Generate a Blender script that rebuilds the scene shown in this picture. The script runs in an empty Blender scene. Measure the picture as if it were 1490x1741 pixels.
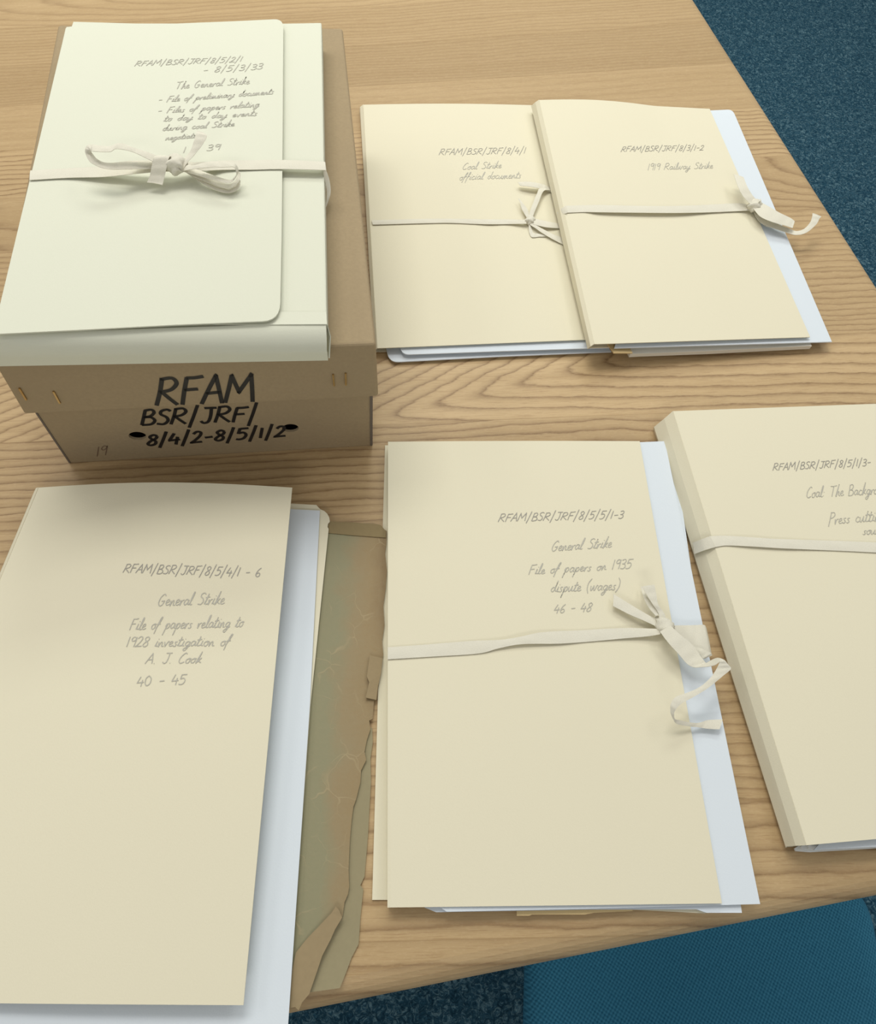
import bpy, bmesh, math, random
from mathutils import Vector, Matrix
random.seed(7)
S = bpy.context.scene
C = S.collection

# ------------------------------------------------------------------ camera
TZ = 0.74                                    # height of the table top above the carpet
H, PITCH, ROLL, FPX, CX, CY = 0.54138, 1.07290, 0.165463, 1270.0, 745.0, 870.5
PHI = math.radians(-18.5)                    # turns the room so that the table runs along x
RZ = Matrix.Rotation(PHI, 3, 'Z')
_f = Vector((0, math.cos(PITCH), -math.sin(PITCH)))
_u = Vector((0, math.sin(PITCH), math.cos(PITCH)))
_r = Vector((1, 0, 0))
CR = RZ @ (math.cos(ROLL) * _r + math.sin(ROLL) * _u)
CU = RZ @ (-math.sin(ROLL) * _r + math.cos(ROLL) * _u)
CF = RZ @ _f
EYE = Vector((0, 0, TZ + H))
cam_data = bpy.data.cameras.new('camera')
cam = bpy.data.objects.new('camera', cam_data)
C.objects.link(cam)
cam_data.sensor_fit = 'VERTICAL'
cam_data.sensor_height = 36.0
cam_data.lens = FPX / 1741.0 * 36.0
cam_data.clip_start = 0.02
mw = Matrix((CR, CU, -CF)).transposed().to_4x4()
mw.translation = EYE
cam.matrix_world = mw
S.camera = cam

# ------------------------------------------------------------------ world, lamps, exposure
S.view_settings.view_transform = 'Standard'
S.view_settings.look = 'None'
S.view_settings.gamma = 1
S.view_settings.use_curve_mapping = False
S.view_settings.exposure = -0.27
W = bpy.data.worlds.new('room_light')
S.world = W
W.use_nodes = True
W.node_tree.nodes['Background'].inputs[0].default_value = (1.0, 0.985, 0.96, 1)
W.node_tree.nodes['Background'].inputs[1].default_value = 0.46

def ceiling_lamp(name, x, y, sx, sy, watts, col=(1.0, 0.975, 0.93)):
    d = bpy.data.lights.new(name, 'AREA')
    d.shape = 'RECTANGLE'; d.size = sx; d.size_y = sy
    d.energy = watts; d.color = col
    o = bpy.data.objects.new(name, d)
    o.location = (x, y, 2.6)
    C.objects.link(o)
    return o
ceiling_lamp('ceiling_light', 0.6, 2.25, 1.2, 0.6, 29, (0.95, 1.0, 0.93))
ceiling_lamp('ceiling_light', 1.45, 1.2, 0.6, 1.2, 12)
ceiling_lamp('ceiling_light', -0.2, 1.25, 1.2, 0.6, 26)
ceiling_lamp('ceiling_light', -1.7, 1.0, 0.6, 1.2, 8)
ceiling_lamp('ceiling_light', -0.7, -2.3, 1.2, 0.6, 30)

# ------------------------------------------------------------------ helpers
def at(px, py, h=0.0):
    """point of the room at height h above the table top seen in direction (px, py)"""
    d = CF + CR * ((px - CX) / FPX) - CU * ((py - CY) / FPX)
    t = (TZ + h - EYE.z) / d.z
    return EYE + d * t

def loc(x, y, z):                              # fitted table coordinates -> room
    v = RZ @ Vector((x, y, 0)); v.z = TZ + z
    return v

def tag(o, label=None, cat=None, group=None, kind=None):
    if label: o['label'] = label
    if cat: o['category'] = cat
    if group: o['group'] = group
    if kind: o['kind'] = kind
    return o

def thing(name, p, label, cat, group=None):
    o = bpy.data.objects.new(name, None)
    o.empty_display_size = 0.05
    C.objects.link(o)
    o.location = p
    return tag(o, label, cat, group)

ORG = {}
def org(o):
    return ORG.get(o.name, Vector(o.location) if o else Vector())

def mesh_obj(name, verts, faces, mat, parent=None, smooth=False, base=None):
    """verts in room coordinates"""
    if parent is not None:
        b = ORG[parent.name] if parent.name in ORG else Vector(parent.location)
    else:
        b = base if base is not None else Vector((sum(v.x for v in verts) / len(verts), sum(v.y for v in verts) / len(verts), min(v.z for v in verts)))
    me = bpy.data.meshes.new(name)
    me.from_pydata([tuple(Vector(v) - b) for v in verts], [], faces)
    me.materials.append(mat)
    bm = bmesh.new(); bm.from_mesh(me)
    bmesh.ops.recalc_face_normals(bm, faces=bm.faces)
    bm.to_mesh(me); bm.free()
    if smooth:
        for p in me.polygons: p.use_smooth = True
    o = bpy.data.objects.new(name, me)
    C.objects.link(o)
    if parent is not None:
        o.parent = parent
    else:
        o.location = b
    ORG[o.name] = b
    return o

def solid(o, t, offset=-1.0):
    m = o.modifiers.new('thickness', 'SOLIDIFY'); m.thickness = t; m.offset = offset
    m = o.modifiers.new('crisp edges', 'EDGE_SPLIT'); m.split_angle = math.radians(50)
    return o

def bevel(o, w, seg=3, ang=40):
    m = o.modifiers.new('bevel', 'BEVEL'); m.width = w; m.segments = seg
    m.limit_method = 'ANGLE'; m.angle_limit = math.radians(ang)
    return o

def sheet(name, pts, h, th, mat, parent=None):
    """flat piece of card or paper with the outline pts; h one height or one per corner"""
    hs = h if isinstance(h, (list, tuple)) else [h] * len(pts)
    top = [at(p[0], p[1], hh) for p, hh in zip(pts, hs)]
    n = len(top)
    bot = [v - Vector((0, 0, th)) for v in top]
    faces = [list(range(n)), list(range(2 * n - 1, n - 1, -1))]
    faces += [[i, (i + 1) % n, n + (i + 1) % n, n + i] for i in range(n)]
    o = mesh_obj(name, top + bot, faces, mat, parent)
    bm = bmesh.new(); bm.from_mesh(o.data)
    bmesh.ops.triangulate(bm, faces=[f for f in bm.faces if len(f.verts) > 4])
    bm.to_mesh(o.data); bm.free()
    return o

def round_corner(pts, i, r, seg=6):
    """round the i-th corner of a pixel outline"""
    n = len(pts)
    p = Vector(pts[i]); a = Vector(pts[i - 1]); b = Vector(pts[(i + 1) % n])
    p0 = p + (a - p).normalized() * r; p1 = p + (b - p).normalized() * r
    out = []
    for k in range(seg + 1):
        t = k / seg
        q = p0 * (1 - t) ** 2 + p * 2 * t * (1 - t) + p1 * t ** 2
        out.append((q.x, q.y))
    return list(pts[:i]) + out + list(pts[i + 1:])

class Patch:
    """a gently curved cover: four corners (TL, TR, BR, BL) and a bulge in metres"""
    def __init__(s, c, hs, bulge=None):
        hs = hs if isinstance(hs, (list, tuple)) else [hs] * 4
        s.p = [at(q[0], q[1], h) for q, h in zip(c, hs)]
        s.bulge = bulge or (lambda u, v: 0.0)
    def pos(s, u, v):
        a, b, c, d = s.p
        q = (a * (1 - u) + b * u) * (1 - v) + (d * (1 - u) + c * u) * v
        return q + Vector((0, 0, s.bulge(u, v)))
    def uv(s, q):
        u, v = 0.5, 0.5
        for _ in range(12):
            e = s.pos(u, v); d = 1e-3
            eu = (s.pos(u + d, v) - e) / d; ev = (s.pos(u, v + d) - e) / d
            rx, ry = q.x - e.x, q.y - e.y
            det = eu.x * ev.y - eu.y * ev.x
            u += (rx * ev.y - ry * ev.x) / det
            v += (eu.x * ry - eu.y * rx) / det
        return u, v
    def hit(s, px, py, lift=0.0):
        z = sum(q.z for q in s.p) / 4
        for _ in range(5):
            q = at(px, py, z - TZ)
            u, v = s.uv(q)
            z = s.pos(u, v).z + lift
        return at(px, py, z - TZ)
    def build(s, name, th, mat, parent, nu=28, nv=28):
        V = [s.pos(i / nu, j / nv) for j in range(nv + 1) for i in range(nu + 1)]
        F = [[j * (nu + 1) + i, j * (nu + 1) + i + 1, (j + 1) * (nu + 1) + i + 1, (j + 1) * (nu + 1) + i] for j in range(nv) for i in range(nu)]
        nV = len(V)
        V2 = [v - Vector((0, 0, th)) for v in V]
        F2 = [[q + nV for q in reversed(f)] for f in F]
        ring = [i for i in range(nu + 1)] + [j * (nu + 1) + nu for j in range(1, nv + 1)] + [nv * (nu + 1) + i for i in range(nu - 1, -1, -1)] + [j * (nu + 1) for j in range(nv - 1, 0, -1)]
        R = [[ring[k], ring[(k + 1) % len(ring)], ring[(k + 1) % len(ring)] + nV, ring[k] + nV] for k in range(len(ring))]
        o = mesh_obj(name, V + V2, F + F2 + R, mat, parent)
        for k, p in enumerate(o.data.polygons):
            p.use_smooth = k < len(F) + len(F2)
        m = o.modifiers.new('crisp edges', 'EDGE_SPLIT'); m.split_angle = math.radians(50)
        return o

class Plane:
    """an upright flat face, for the writing on the box"""
    def __init__(s, o, n):
        s.o, s.n = o, n.normalized()
    def hit(s, px, py, lift=0.0):
        d = CF + CR * ((px - CX) / FPX) - CU * ((py - CY) / FPX)
        t = (s.o + s.n * lift - EYE).dot(s.n) / d.dot(s.n)
        return EYE + d * t

def crom(P, k):
    """Catmull-Rom through tuples"""
    if len(P) < 3: 
        return [tuple(a + (b - a) * t / k for a, b in zip(P[0], P[1])) for t in range(k + 1)] if len(P) == 2 else P
    Q = [tuple(2 * a - b for a, b in zip(P[0], P[1]))] + list(P) + [tuple(2 * a - b for a, b in zip(P[-1], P[-2]))]
    out = []
    for i in range(1, len(Q) - 2):
        p0, p1, p2, p3 = Q[i - 1], Q[i], Q[i + 1], Q[i + 2]
        for t in range(k):
            t = t / k
            out.append(tuple(0.5 * ((2 * b) + (c - a) * t + (2 * a - 5 * b + 4 * c - d) * t * t + (-a + 3 * b - 3 * c + d) * t ** 3) for a, b, c, d in zip(p0, p1, p2, p3)))
    out.append(tuple(P[-1]))
    return out

def ribbon(name, rows, fr, mat, parent, base=0.0, th=0.0004, k=7, cup=0.0006):
    """cotton tape; rows (ax, ay, bx, by, za, zb) give its two edges, fr = (ox, oy, scale); heights in metres over base"""
    ox, oy, s = fr
    R = []
    for r in rows:
        za = r[4] if len(r) > 4 else 0.0008
        zb = r[5] if len(r) > 5 else za
        A = at(ox + r[0] * s, oy + r[1] * s, base + za); B = at(ox + r[2] * s, oy + r[3] * s, base + zb)
        R.append(tuple(A) + tuple(B))
    R = crom(R, k)
    V, F = [], []
    M = 4
    for i, r in enumerate(R):
        A = Vector(r[:3]); B = Vector(r[3:])
        for m in range(M + 1):
            t = m / M
            V.append(A * (1 - t) + B * t + Vector((0, 0, cup * math.sin(math.pi * t) * (0.6 + 0.4 * math.sin(i * 0.9)))))
    n = M + 1
    for i in range(len(R) - 1):
        for m in range(M):
            F.append([i * n + m, i * n + m + 1, (i + 1) * n + m + 1, (i + 1) * n + m])
    o = mesh_obj(name, V, F, mat, parent, smooth=True)
    return solid(o, th, 0.0)

def loft(name, rails, mat, parent, th=0.0008, smooth=False, k=1):
    """skin through rails, each a list of room points"""
    m = len(rails[0])
    V = [p for r in rails for p in r]
    F = [[i * m + j, i * m + j + 1, (i + 1) * m + j + 1, (i + 1) * m + j] for i in range(len(rails) - 1) for j in range(m - 1)]
    o = mesh_obj(name, V, F, mat, parent, smooth=smooth)
    return solid(o, th, 0.0)

def rail(a, b, h, n=12, h2=None):
    h2 = h if h2 is None else h2
    A, B = at(a[0], a[1], h), at(b[0], b[1], h2)
    return [A * (1 - t / n) + B * (t / n) for t in range(n + 1)]

def knot(name, px, py, h, rx, ry, rz, ang, mat, parent):
    """tight lumpy knot with creases running round it"""
    c = at(px, py, h)
    V, F = [], []
    nu, nv = 20, 12
    for j in range(nv + 1):
        th = math.pi * j / nv
        for i in range(nu):
            ph = 2 * math.pi * i / nu
            k = 1 + 0.14 * math.sin(3 * ph + 4 * th) + 0.08 * math.sin(7 * th + ph)
            q = Vector((rx * math.sin(th) * math.cos(ph) * k, ry * math.cos(th) * k, rz * math.sin(th) * math.sin(ph) * k))
            V.append(c + Matrix.Rotation(ang, 3, 'Z') @ q)
    for j in range(nv):
        for i in range(nu):
            F.append([j * nu + i, j * nu + (i + 1) % nu, (j + 1) * nu + (i + 1) % nu, (j + 1) * nu + i])
    return mesh_obj(name, V, F, mat, parent, smooth=True)

# ------------------------------------------------------------------ handwriting
G = {}
def g(ch, w, *strokes): G[ch] = (w, strokes)
g(' ', .45)
g('R', .62, [(.02,0),(.1,.5),(.14,.95),(.14,.97),(.4,1),(.52,.8),(.38,.57),(.12,.5),(.14,.5),(.34,.25),(.56,0)])
g('F', .55, [(.06,0),(.1,.5),(.16,1)], [(.14,.98),(.35,.98),(.58,1.02)], [(.1,.54),(.45,.56)])
g('A', .6, [(0,0),(.16,.5),(.34,1),(.35,1),(.44,.5),(.52,0)], [(.1,.38),(.5,.42)])
g('M', .8, [(0,0),(.08,.5),(.15,.98),(.16,.98),(.34,.42),(.36,.42),(.64,1),(.65,1),(.68,.5),(.7,0)])
g('/', .46, [(.08,-.28),(.20,.5),(.30,1.25)])
g('B', .58, [(.06,0),(.1,.5),(.13,.96)], [(.1,.96),(.36,1.0),(.46,.8),(.34,.58),(.12,.52),(.36,.5),(.52,.28),(.4,.04),(.06,0)])
g('S', .52, [(.48,.88),(.34,1),(.14,.9),(.14,.68),(.34,.5),(.42,.25),(.28,.02),(.02,.06)])
g('J', .52, [(.1,1),(.55,1)], [(.36,1),(.36,.5),(.3,.1),(.14,0),(.02,.14)])
g('8', .5, [(.42,.86),(.26,1),(.1,.84),(.2,.6),(.38,.36),(.36,.1),(.18,0),(.05,.16),(.16,.42),(.36,.62),(.42,.86)])
g('5', .52, [(.14,.98),(.13,.98),(.08,.58),(.09,.57),(.3,.62),(.42,.38),(.32,.08),(.12,0),(0,.06)], [(.14,.98),(.5,1)])
g('2', .5, [(.06,.8),(.2,1),(.38,.92),(.36,.62),(.18,.25),(.02,.02),(.03,.02),(.48,.05)])
g('1', .24, [(.12,1),(.1,.5),(.08,0)])
g('3', .48, [(.06,.92),(.28,1),(.4,.82),(.3,.58),(.14,.52),(.15,.52),(.36,.44),(.42,.2),(.26,0),(.02,.06)])
g('4', .52, [(.2,1),(.1,.66),(.02,.36),(.03,.35),(.48,.4)], [(.36,.66),(.34,.3),(.32,-.06)])
g('6', .48, [(.36,1),(.16,.72),(.06,.3),(.16,.03),(.36,.06),(.4,.3),(.26,.44),(.08,.3)])
g('9', .48, [(.4,.9),(.22,1),(.08,.8),(.16,.58),(.34,.66),(.42,.92),(.42,.92),(.4,.45),(.36,0)])
g('0', .54, [(.26,1),(.08,.75),(.06,.28),(.2,0),(.4,.18),(.44,.68),(.26,1)])
g('-', .5, [(.08,.42),(.42,.46)])
g('.', .22, [(.06,.02),(.1,.04)])
g(':', .26, [(.08,.1),(.1,.13)], [(.1,.42),(.12,.45)])
g('(', .32, [(.28,1.1),(.08,.7),(.06,.2),(.2,-.25)])
g(')', .34, [(.06,1.1),(.24,.75),(.24,.2),(.04,-.25)])
g('T', .6, [(.02,.98),(.3,.96),(.64,1.02)], [(.34,.97),(.3,.5),(.24,0)])
g('G', .62, [(.5,.84),(.36,1),(.12,.72),(.06,.26),(.22,0),(.42,.14),(.48,.42),(.48,.42),(.26,.4)])
g('C', .52, [(.5,.9),(.36,1),(.12,.66),(.05,.22),(.2,0),(.46,.12)])
g('P', .52, [(.04,-.2),(.12,.4),(.18,1),(.18,1),(.42,1),(.5,.78),(.34,.56),(.14,.5)])
g('a', .44, [(.36,.42),(.18,.48),(.04,.24),(.14,.02),(.3,.16),(.37,.44),(.35,.1),(.46,.04)])
g('b', .42, [(.02,.04),(.14,.5),(.2,1),(.1,.5),(.08,.06),(.26,.02),(.36,.26),(.24,.42),(.1,.3)])
g('c', .36, [(.32,.4),(.18,.48),(.04,.22),(.16,.02),(.38,.1)])
g('d', .46, [(.34,.4),(.18,.46),(.04,.22),(.16,.02),(.3,.2),(.44,1.0),(.43,1.0),(.36,.3),(.46,.04)])
g('e', .36, [(.02,.18),(.26,.3),(.24,.48),(.08,.38),(.08,.08),(.22,.02),(.38,.12)])
g('f', .34, [(.02,.02),(.2,.5),(.36,1.02),(.26,1.0),(.12,.4),(0,-.42)], [(.04,.42),(.34,.46)])
g('g', .44, [(.36,.42),(.18,.46),(.05,.24),(.16,.04),(.32,.2),(.38,.44),(.3,-.1),(.12,-.44),(0,-.3),(.3,-.02),(.46,.06)])
g('h', .44, [(.02,.02),(.16,.55),(.24,1.05),(.24,1.05),(.1,.4),(.06,0),(.07,.02),(.2,.38),(.32,.42),(.32,.1),(.46,.04)])
g('i', .24, [(.04,.04),(.14,.46),(.13,.46),(.1,.1),(.24,.04)], [(.2,.7),(.22,.74)])
g('k', .42, [(.02,.02),(.18,.55),(.24,1.05),(.24,1.05),(.1,.4),(.06,0),(.07,.02),(.32,.46),(.33,.45),(.14,.24),(.15,.23),(.42,.02)])
g('l', .26, [(.02,.04),(.18,.5),(.26,1.02),(.2,1.02),(.1,.4),(.12,.04),(.28,.06)])
g('m', .62, [(.04,.42),(.06,0),(.07,.02),(.18,.42),(.24,.38),(.24,0),(.25,.02),(.38,.42),(.45,.36),(.45,.06),(.62,.04)])
g('n', .44, [(.04,.42),(.06,0),(.07,.02),(.2,.42),(.3,.38),(.3,.06),(.46,.04)])
g('o', .4, [(.24,.46),(.06,.32),(.08,.06),(.24,.02),(.34,.26),(.24,.46),(.4,.42)])
g('p', .44, [(.04,.2),(.14,.46),(.08,0),(-.02,-.48),(-.01,-.46),(.16,.36),(.32,.44),(.36,.2),(.22,.02),(.1,.08)])
g('r', .32, [(.04,.42),(.06,0),(.07,.02),(.16,.36),(.32,.44)])
g('s', .32, [(.28,.44),(.12,.42),(.14,.28),(.24,.14),(.14,0),(0,.06)])
g('t', .3, [(.02,.04),(.16,.5),(.2,.85),(.2,.85),(.1,.2),(.16,.02),(.32,.08)], [(.02,.58),(.36,.64)])
g('u', .44, [(.04,.44),(.04,.1),(.16,.02),(.32,.44),(.31,.44),(.31,.06),(.46,.04)])
g('v', .36, [(.02,.44),(.12,.02),(.13,.02),(.3,.46),(.4,.42)])
g('w', .6, [(.02,.44),(.05,.08),(.14,.02),(.26,.42),(.27,.42),(.30,.08),(.40,.02),(.52,.46),(.62,.42)])
g('y', .44, [(.04,.44),(.06,.1),(.2,.06),(.36,.44),(.36,.44),(.26,-.1),(.08,-.46),(-.04,-.3),(.3,0),(.46,.06)])

def writing(name, lines, surf, mat, parent, width=0.0006, lift=0.0003, fr=(0, 0, 1), slant=0.12, label=None, jit=0.02, rest=None):
    """lines (text, x0, y0, x1, y1, cap height): strokes laid on the surface as thin strips"""
    ox, oy, s = fr
    V, F, N = [], [], []
    rnd = random.Random(hash(len(lines)) + len(lines[0][0]))
    for ln in lines:
        text, x0, y0, x1, y1, hh = ln[:6]
        sl = ln[6] if len(ln) > 6 else slant
        x0, y0, x1, y1, hh = ox + x0 * s, oy + y0 * s, ox + x1 * s, oy + y1 * s, hh * s
        tot = sum(G[c][0] for c in text)
        bx, by = (x1 - x0) / tot, (y1 - y0) / tot
        cur = 0.0
        for ch in text:
            w, strokes = G[ch]
            jy = rnd.uniform(-jit, jit) * hh; js = 1 + rnd.uniform(-2 * jit, 2 * jit)
            for st in strokes:
                pts = crom([(a, b) for a, b in st], 4)
                L = []
                for a, b in pts:
                    X = cur + a
                    px = x0 + bx * X + sl * b * hh; py = y0 + by * X - b * hh * js + jy
                    L.append(surf.hit(px, py, lift))
                for i, p in enumerate(L):
                    a = L[max(i - 1, 0)]; b = L[min(i + 1, len(L) - 1)]
                    t = b - a
                    if t.length < 1e-7: t = Vector((1e-4, 0, 0))
                    n = surf.n if isinstance(surf, Plane) else Vector((0, 0, 1))
                    side = t.cross(n).normalized() * width * 0.5
                    V += [p - side, p + side]
                    if i:
                        m = len(V)
                        F.append([m - 4, m - 3, m - 1, m - 2])
            cur += w
        N.append(len(F))
    o = mesh_obj(name, V, F, mat, parent)
    if rest:
        o.data.materials.append(rest)
        for p in o.data.polygons: p.material_index = 1 if p.index >= N[0] else 0
    if label: o['label'] = label
    return o

# ------------------------------------------------------------------ materials
def new_mat(name):
    m = bpy.data.materials.new(name); m.use_nodes = True
    nt = m.node_tree
    return m, nt, nt.nodes['Principled BSDF']
def nd(nt, kind, **kw):
    n = nt.nodes.new(kind)
    for k, v in kw.items(): setattr(n, k, v)
    return n
def mixc(nt, fac, a, b, mode='MIX'):
    n = nd(nt, 'ShaderNodeMix', data_type='RGBA', blend_type=mode)
    for sock, val in ((n.inputs[0], fac), (n.inputs[6], a), (n.inputs[7], b)):
        if hasattr(val, 'is_linked') or hasattr(val, 'links'): nt.links.new(val, sock)
        elif isinstance(val, (int, float)): sock.default_value = val
        else: sock.default_value = (*val, 1)
    return n.outputs[2]
def math_n(nt, op, a, b=None, c=None):
    n = nd(nt, 'ShaderNodeMath', operation=op)
    for i, v in enumerate((a, b, c)):
        if v is None: continue
        if isinstance(v, (int, float)): n.inputs[i].default_value = v
        else: nt.links.new(v, n.inputs[i])
    return n.outputs[0]
def noise(nt, vec, scale, detail=4, rough=0.5, dist=0.0):
    n = nd(nt, 'ShaderNodeTexNoise')
    n.inputs['Scale'].default_value = scale; n.inputs['Detail'].default_value = detail
    n.inputs['Roughness'].default_value = rough; n.inputs['Distortion'].default_value = dist
    nt.links.new(vec, n.inputs['Vector'])
    return n.outputs[0]
def mapping(nt, vec, scale=(1, 1, 1), locv=(0, 0, 0)):
    n = nd(nt, 'ShaderNodeMapping')
    n.inputs['Scale'].default_value = scale; n.inputs['Location'].default_value = locv
    nt.links.new(vec, n.inputs['Vector'])
    return n.outputs[0]
def ramp(nt, fac, stops):
    n = nd(nt, 'ShaderNodeValToRGB')
    while len(n.color_ramp.elements) < len(stops): n.color_ramp.elements.new(0.5)
    for e, (p, c) in zip(n.color_ramp.elements, stops):
        e.position = p; e.color = (*c, 1) if not isinstance(c, (int, float)) else (c, c, c, 1)
    nt.links.new(fac, n.inputs[0])
    return n.outputs[0]
def bump(nt, bsdf, h, strength, dist):
    n = nd(nt, 'ShaderNodeBump')
    n.inputs['Strength'].default_value = strength; n.inputs['Distance'].default_value = dist
    nt.links.new(h, n.inputs['Height']); nt.links.new(n.outputs[0], bsdf.inputs['Normal'])

def card(name, col, var=0.03, scale=900, rough=0.85, bmp=0.12):
    m, nt, b = new_mat(name)
    tc = nd(nt, 'ShaderNodeTexCoord').outputs['Object']
    n1 = noise(nt, tc, scale, 3); n2 = noise(nt, tc, 9, 3)
    lo = tuple(c * (1 - var) for c in col); hi = tuple(min(c * (1 + var), 1) for c in col)
    a = mixc(nt, n1, lo, hi)
    a = mixc(nt, n2, a, tuple(c * (1 - var * 0.7) for c in col))
    nt.links.new(a, b.inputs['Base Color'])
    b.inputs['Roughness'].default_value = rough
    b.inputs['Specular IOR Level'].default_value = 0.2
    bump(nt, b, n1, bmp, 0.0006)
    return m
MANILA = card('cream_manila_card', (0.735, 0.69, 0.525))
IVORY = card('ivory_card', (0.69, 0.70, 0.575))
WHITE = card('white_paper', (0.675, 0.735, 0.785), 0.015)
OFFWHITE = card('offwhite_paper', (0.72, 0.69, 0.60), 0.03)
TAN = card('tan_paper', (0.62, 0.47, 0.24), 0.06)
KRAFT = card('kraft_board', (0.37, 0.285, 0.172), 0.17, 420, 0.8, 0.25)
KRAFT_DARK = card('kraft_board_edge', (0.17, 0.14, 0.11), 0.1, 500)

def cotton():
    m, nt, b = new_mat('unbleached_cotton_tape')
    tc = nd(nt, 'ShaderNodeTexCoord').outputs['Object']
    n1 = noise(nt, tc, 1400, 2); n2 = noise(nt, tc, 60, 2)
    a = mixc(nt, n1, (0.66, 0.635, 0.525), (0.78, 0.755, 0.65))
    a = mixc(nt, math_n(nt, 'MULTIPLY', n2, 0.4), a, (0.63, 0.595, 0.48))
    nt.links.new(a, b.inputs['Base Color'])
    b.inputs['Roughness'].default_value = 0.95
    b.inputs['Specular IOR Level'].default_value = 0.1
    bump(nt, b, n1, 0.35, 0.0005)
    return m
TAPE = cotton()

def plain(name, col, rough=0.6, metal=0.0):
    m, nt, b = new_mat(name)
    tc = nd(nt, 'ShaderNodeTexCoord').outputs['Object']
    n1 = noise(nt, tc, 700, 2)
    a = mixc(nt, n1, tuple(c * 0.85 for c in col), tuple(min(1, c * 1.15) for c in col))
    nt.links.new(a, b.inputs['Base Color'])
    b.inputs['Roughness'].default_value = rough
    b.inputs['Metallic'].default_value = metal
    return m
PENCIL = plain('pencil_graphite', (0.30, 0.285, 0.245), 0.5)
FAINT = plain('faint_pencil_graphite', (0.46, 0.445, 0.375), 0.5)
SOFT = plain('soft_pencil_graphite', (0.42, 0.405, 0.34), 0.5)
MARKER = plain('black_marker_ink', (0.012, 0.011, 0.011), 0.45)
BRASS = plain('staple_wire', (0.55, 0.38, 0.17), 0.35, 0.9)
DARK = plain('dark_metal', (0.02, 0.02, 0.022), 0.4, 0.5)
HOLE = plain('box_inside', (0.05, 0.04, 0.03), 0.9)

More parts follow.
